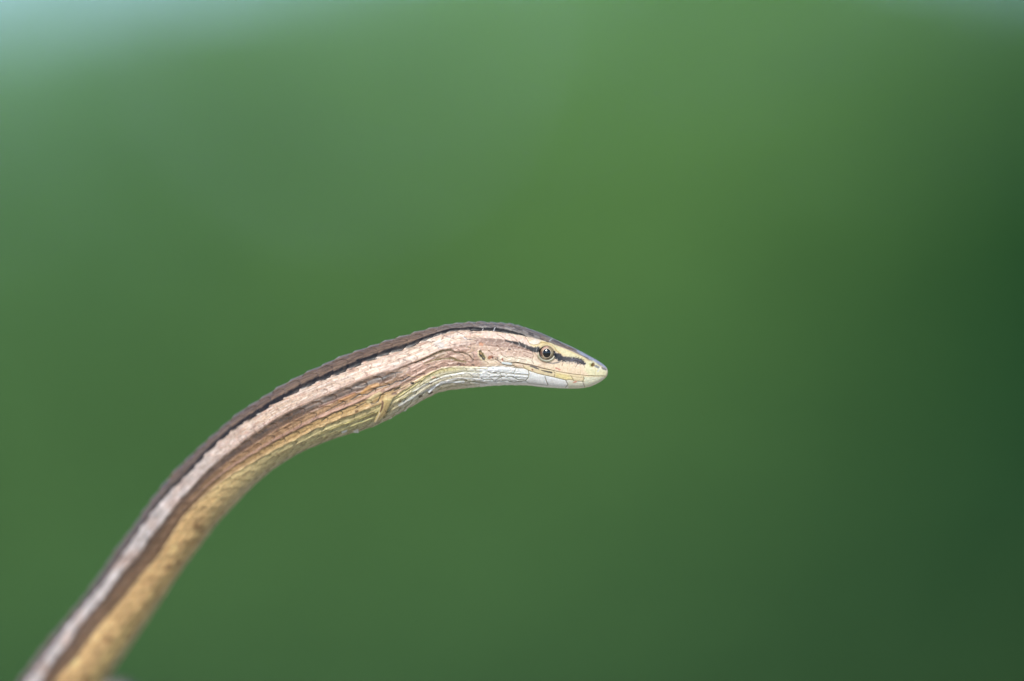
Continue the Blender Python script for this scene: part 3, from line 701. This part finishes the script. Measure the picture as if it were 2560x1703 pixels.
# ---------------- displace and build
dS = np.gradient(P, axis=0)
dT = (np.roll(P, -1, 1) - np.roll(P, 1, 1))
N = np.cross(dS, dT); N /= np.maximum(np.linalg.norm(N, axis=2, keepdims=True), 1e-9)
Cc = np.stack([(C[:, 0] - 1280) * k[:, 0], D, (851.5 - C[:, 1]) * k[:, 0]], 1)[:, None, :]
if np.mean(np.sum(N * (P - Cc), 2)) < 0: N = -N
hgt *= sst(0, 10, S) * (1 - 0.7 * tail[:, None])
col = np.where(tail[:, None, None] > 0, col * (1 - 0.0 * tail[:, None, None]), col)
P = P + N * hgt[..., None]
CEN_Z = ZC
verts = P.reshape(-1, 3) * PX
tip = np.array([[(1519.9 - 1280) * PX, 0, (851.5 - 927) * PX]])
end = Cc[-1] * PX
verts = np.vstack([verts, tip, end])
I, J = np.meshgrid(np.arange(NR - 1), np.arange(NT), indexing='ij')
J2 = (J + 1) % NT
quads = np.stack([I * NT + J, (I + 1) * NT + J, (I + 1) * NT + J2, I * NT + J2], -1).reshape(-1, 4)
jj = np.arange(0, NT, 2)
colv = np.vstack([col.reshape(-1, 3), col[0].mean(0)[None], col[-1].mean(0)[None]]) ** 1.2 * ALB
colv = colv * 0.89 + 0.11 * (colv @ np.array([0.30, 0.59, 0.11]))[:, None]
# caps as quads (pairs of steps) so that the array stays rectangular
cap1 = np.stack([np.full(NT // 2, NR * NT), jj, (jj + 1) % NT, (jj + 2) % NT], 1)
o2 = (NR - 1) * NT
cap2 = np.stack([np.full(NT // 2, NR * NT + 1), o2 + (jj + 2) % NT, o2 + (jj + 1) % NT, o2 + jj], 1)
quads = np.vstack([quads, cap1, cap2])

def skin_material():
    m, n, l, bs = new_mat('scaly_skin')
    at = n.new('ShaderNodeAttribute'); at.attribute_name = 'pigment'
    tc = n.new('ShaderNodeTexCoord')
    no = n.new('ShaderNodeTexNoise'); no.inputs['Scale'].default_value = 5200; no.inputs['Detail'].default_value = 5; no.inputs['Roughness'].default_value = 0.6
    l.new(tc.outputs['Object'], no.inputs['Vector'])
    mr = n.new('ShaderNodeMapRange'); mr.inputs['From Min'].default_value = 0.3; mr.inputs['From Max'].default_value = 0.7
    mr.inputs['To Min'].default_value = 0.8; mr.inputs['To Max'].default_value = 1.14
    l.new(no.outputs['Fac'], mr.inputs['Value'])
    mu = n.new('ShaderNodeMix'); mu.data_type = 'RGBA'; mu.blend_type = 'MULTIPLY'; mu.inputs['Factor'].default_value = 1
    l.new(at.outputs['Color'], mu.inputs[6]); l.new(mr.outputs[0], mu.inputs[7])
    l.new(mu.outputs[2], bs.inputs['Base Color'])
    bs.inputs['Roughness'].default_value = 0.42
    bs.inputs['Specular IOR Level'].default_value = 0.38
    bp = n.new('ShaderNodeBump'); bp.inputs['Strength'].default_value = 0.35; bp.inputs['Distance'].default_value = 0.00004
    l.new(no.outputs['Fac'], bp.inputs['Height']); l.new(bp.outputs[0], bs.inputs['Normal'])
    bs.inputs['Subsurface Weight'].default_value = 0.15
    bs.inputs['Subsurface Radius'].default_value = (1.0, 0.5, 0.3)
    bs.inputs['Subsurface Scale'].default_value = 0.00025
    return m
root = bpy.data.objects.new('lizard', None)
root.empty_display_size = 0.01
scene.collection.objects.link(root)
root.location = (0, 0, CEN_Z)
root['label'] = 'slender snake-like striped brown lizard with a tiny stub forelimb, raised against the green blur'
root['category'] = 'lizard'
body = mesh_np('body', verts, quads, skin_material(), root, True, colv)

# ---------------- eyes
def eye_material():
    m, n, l, bs = new_mat('iris')
    tc = n.new('ShaderNodeTexCoord')
    no = n.new('ShaderNodeTexNoise'); no.inputs['Scale'].default_value = 2600; no.inputs['Detail'].default_value = 4
    cr_ = n.new('ShaderNodeValToRGB')
    cr_.color_ramp.elements[0].position = 0.35; cr_.color_ramp.elements[0].color = (*lin((86, 62, 58)), 1)
    cr_.color_ramp.elements[1].position = 0.65; cr_.color_ramp.elements[1].color = (*lin((170, 140, 112)), 1)
    at = n.new('ShaderNodeAttribute'); at.attribute_name = 'pigment'
    mu = n.new('ShaderNodeMix'); mu.data_type = 'RGBA'; mu.blend_type = 'MIX'; mu.inputs['Factor'].default_value = 0.75
    l.new(tc.outputs['Object'], no.inputs['Vector']); l.new(no.outputs['Fac'], cr_.inputs[0])
    l.new(cr_.outputs[0], mu.inputs[6]); l.new(at.outputs['Color'], mu.inputs[7]); l.new(mu.outputs[2], bs.inputs['Base Color'])
    bs.inputs['Roughness'].default_value = 0.25
    bs.inputs['Coat Weight'].default_value = 0.35; bs.inputs['Coat Roughness'].default_value = 0.12
    return m
def plain(name, c, rough, coat=0.0):
    m, n, l, bs = new_mat(name)
    no = n.new('ShaderNodeTexNoise'); no.inputs['Scale'].default_value = 3000
    tc = n.new('ShaderNodeTexCoord'); l.new(tc.outputs['Object'], no.inputs['Vector'])
    mx = n.new('ShaderNodeMix'); mx.data_type = 'RGBA'; mx.inputs[6].default_value = (*(lin(c) * .8), 1); mx.inputs[7].default_value = (*np.minimum(lin(c) * 1.15, 1), 1)
    l.new(no.outputs['Fac'], mx.inputs['Factor']); l.new(mx.outputs[2], bs.inputs['Base Color'])
    bs.inputs['Roughness'].default_value = rough
    bs.inputs['Coat Weight'].default_value = coat; bs.inputs['Coat Roughness'].default_value = 0.15
    return m
IRIS, PUPIL, RING = eye_material(), plain('pupil', (2, 2, 3), 0.2, 0.15), plain('iris_rim', (204, 186, 160), 0.35, 0.3)

# surface depth of the skin at the eye (undisplaced)
ri = int(np.argmin(np.abs(C[:, 0] - EX)))
jj_ = int(np.argmin(np.abs(V[ri] - EY) + (TH[ri] < 0) * 1e4))
y_eye = YD[ri, jj_]
ER = 21.0
def cap(r0, r1, a0, a1, nseg=48, nr=16, fx=1.0, fz=1.0, colf=None):
    """part of a ball seen from -Y; a0..a1 polar angle from the viewing axis"""
    A = np.linspace(a0, a1, nr); F = np.linspace(0, 2 * math.pi, nseg, endpoint=False)
    AA, FF = np.meshgrid(A, F, indexing='ij'); RR = np.interp(AA, [a0, a1], [r0, r1])
    x = RR * np.sin(AA) * np.cos(FF) * fx; z = RR * np.sin(AA) * np.sin(FF) * fz; y = -RR * np.cos(AA)
    co = np.stack([x, y, z], -1).reshape(-1, 3)
    I, J = np.meshgrid(np.arange(nr - 1), np.arange(nseg), indexing='ij'); J2 = (J + 1) % nseg
    q = np.stack([I * nseg + J, I * nseg + J2, (I + 1) * nseg + J2, (I + 1) * nseg + J], -1).reshape(-1, 4)
    return co, q
for side in (1, -1):
    loc = np.array([(EX - 1280), side * (y_eye + ER - 3.6) + (0 if side == 1 else 2 * D[ri]), (851.5 - EY)]) * PX
    co, q = cap(ER, ER, 0.01, math.pi - 0.01, 64, 40)
    x, z = co[:, 0], co[:, 2]
    cc_ = np.zeros((len(co), 3)) + lin((98, 84, 66))
    def em(c, w):
        global cc_
        w = np.clip(w, 0, 1)[:, None]; cc_ = cc_ * (1 - w) + lin(c) * w
    em((112, 106, 78), sst(2, 9, x)); em((70, 46, 46), sst(-7, -11, x) * sst(7, 3, z)); em((150, 122, 112), sst(6, 9, z) * sst(8, 0, x))
    em((160, 146, 120), sst(-6, -9, z) * sst(2, -5, x)); em((90, 90, 96), sst(-9, -13, z) * sst(4, 9, x)); em((58, 52, 44), sst(16, 18.5, np.hypot(x, z)))
    e = mesh_np('eye', co * PX, q, IRIS, root, True, cc_)
    e.location = loc
    if side == -1: e.rotation_euler = (0, 0, 0); e.scale = (1, -1, 1)
    off = np.array([0.5, 0, 0.2])
    co, q = cap(ER + 0.9, ER + 0.45, 0.001, 0.522, 48, 14, 0.96, 1.07)
    p_ = mesh_np('pupil', (co + off) * PX, q, PUPIL, e)
    co, q = cap(ER + 0.5, ER + 0.35, 0.515, 0.56, 48, 5, 0.96, 1.07)
    r_ = mesh_np('iris_rim', (co + off) * PX, q, RING, e)
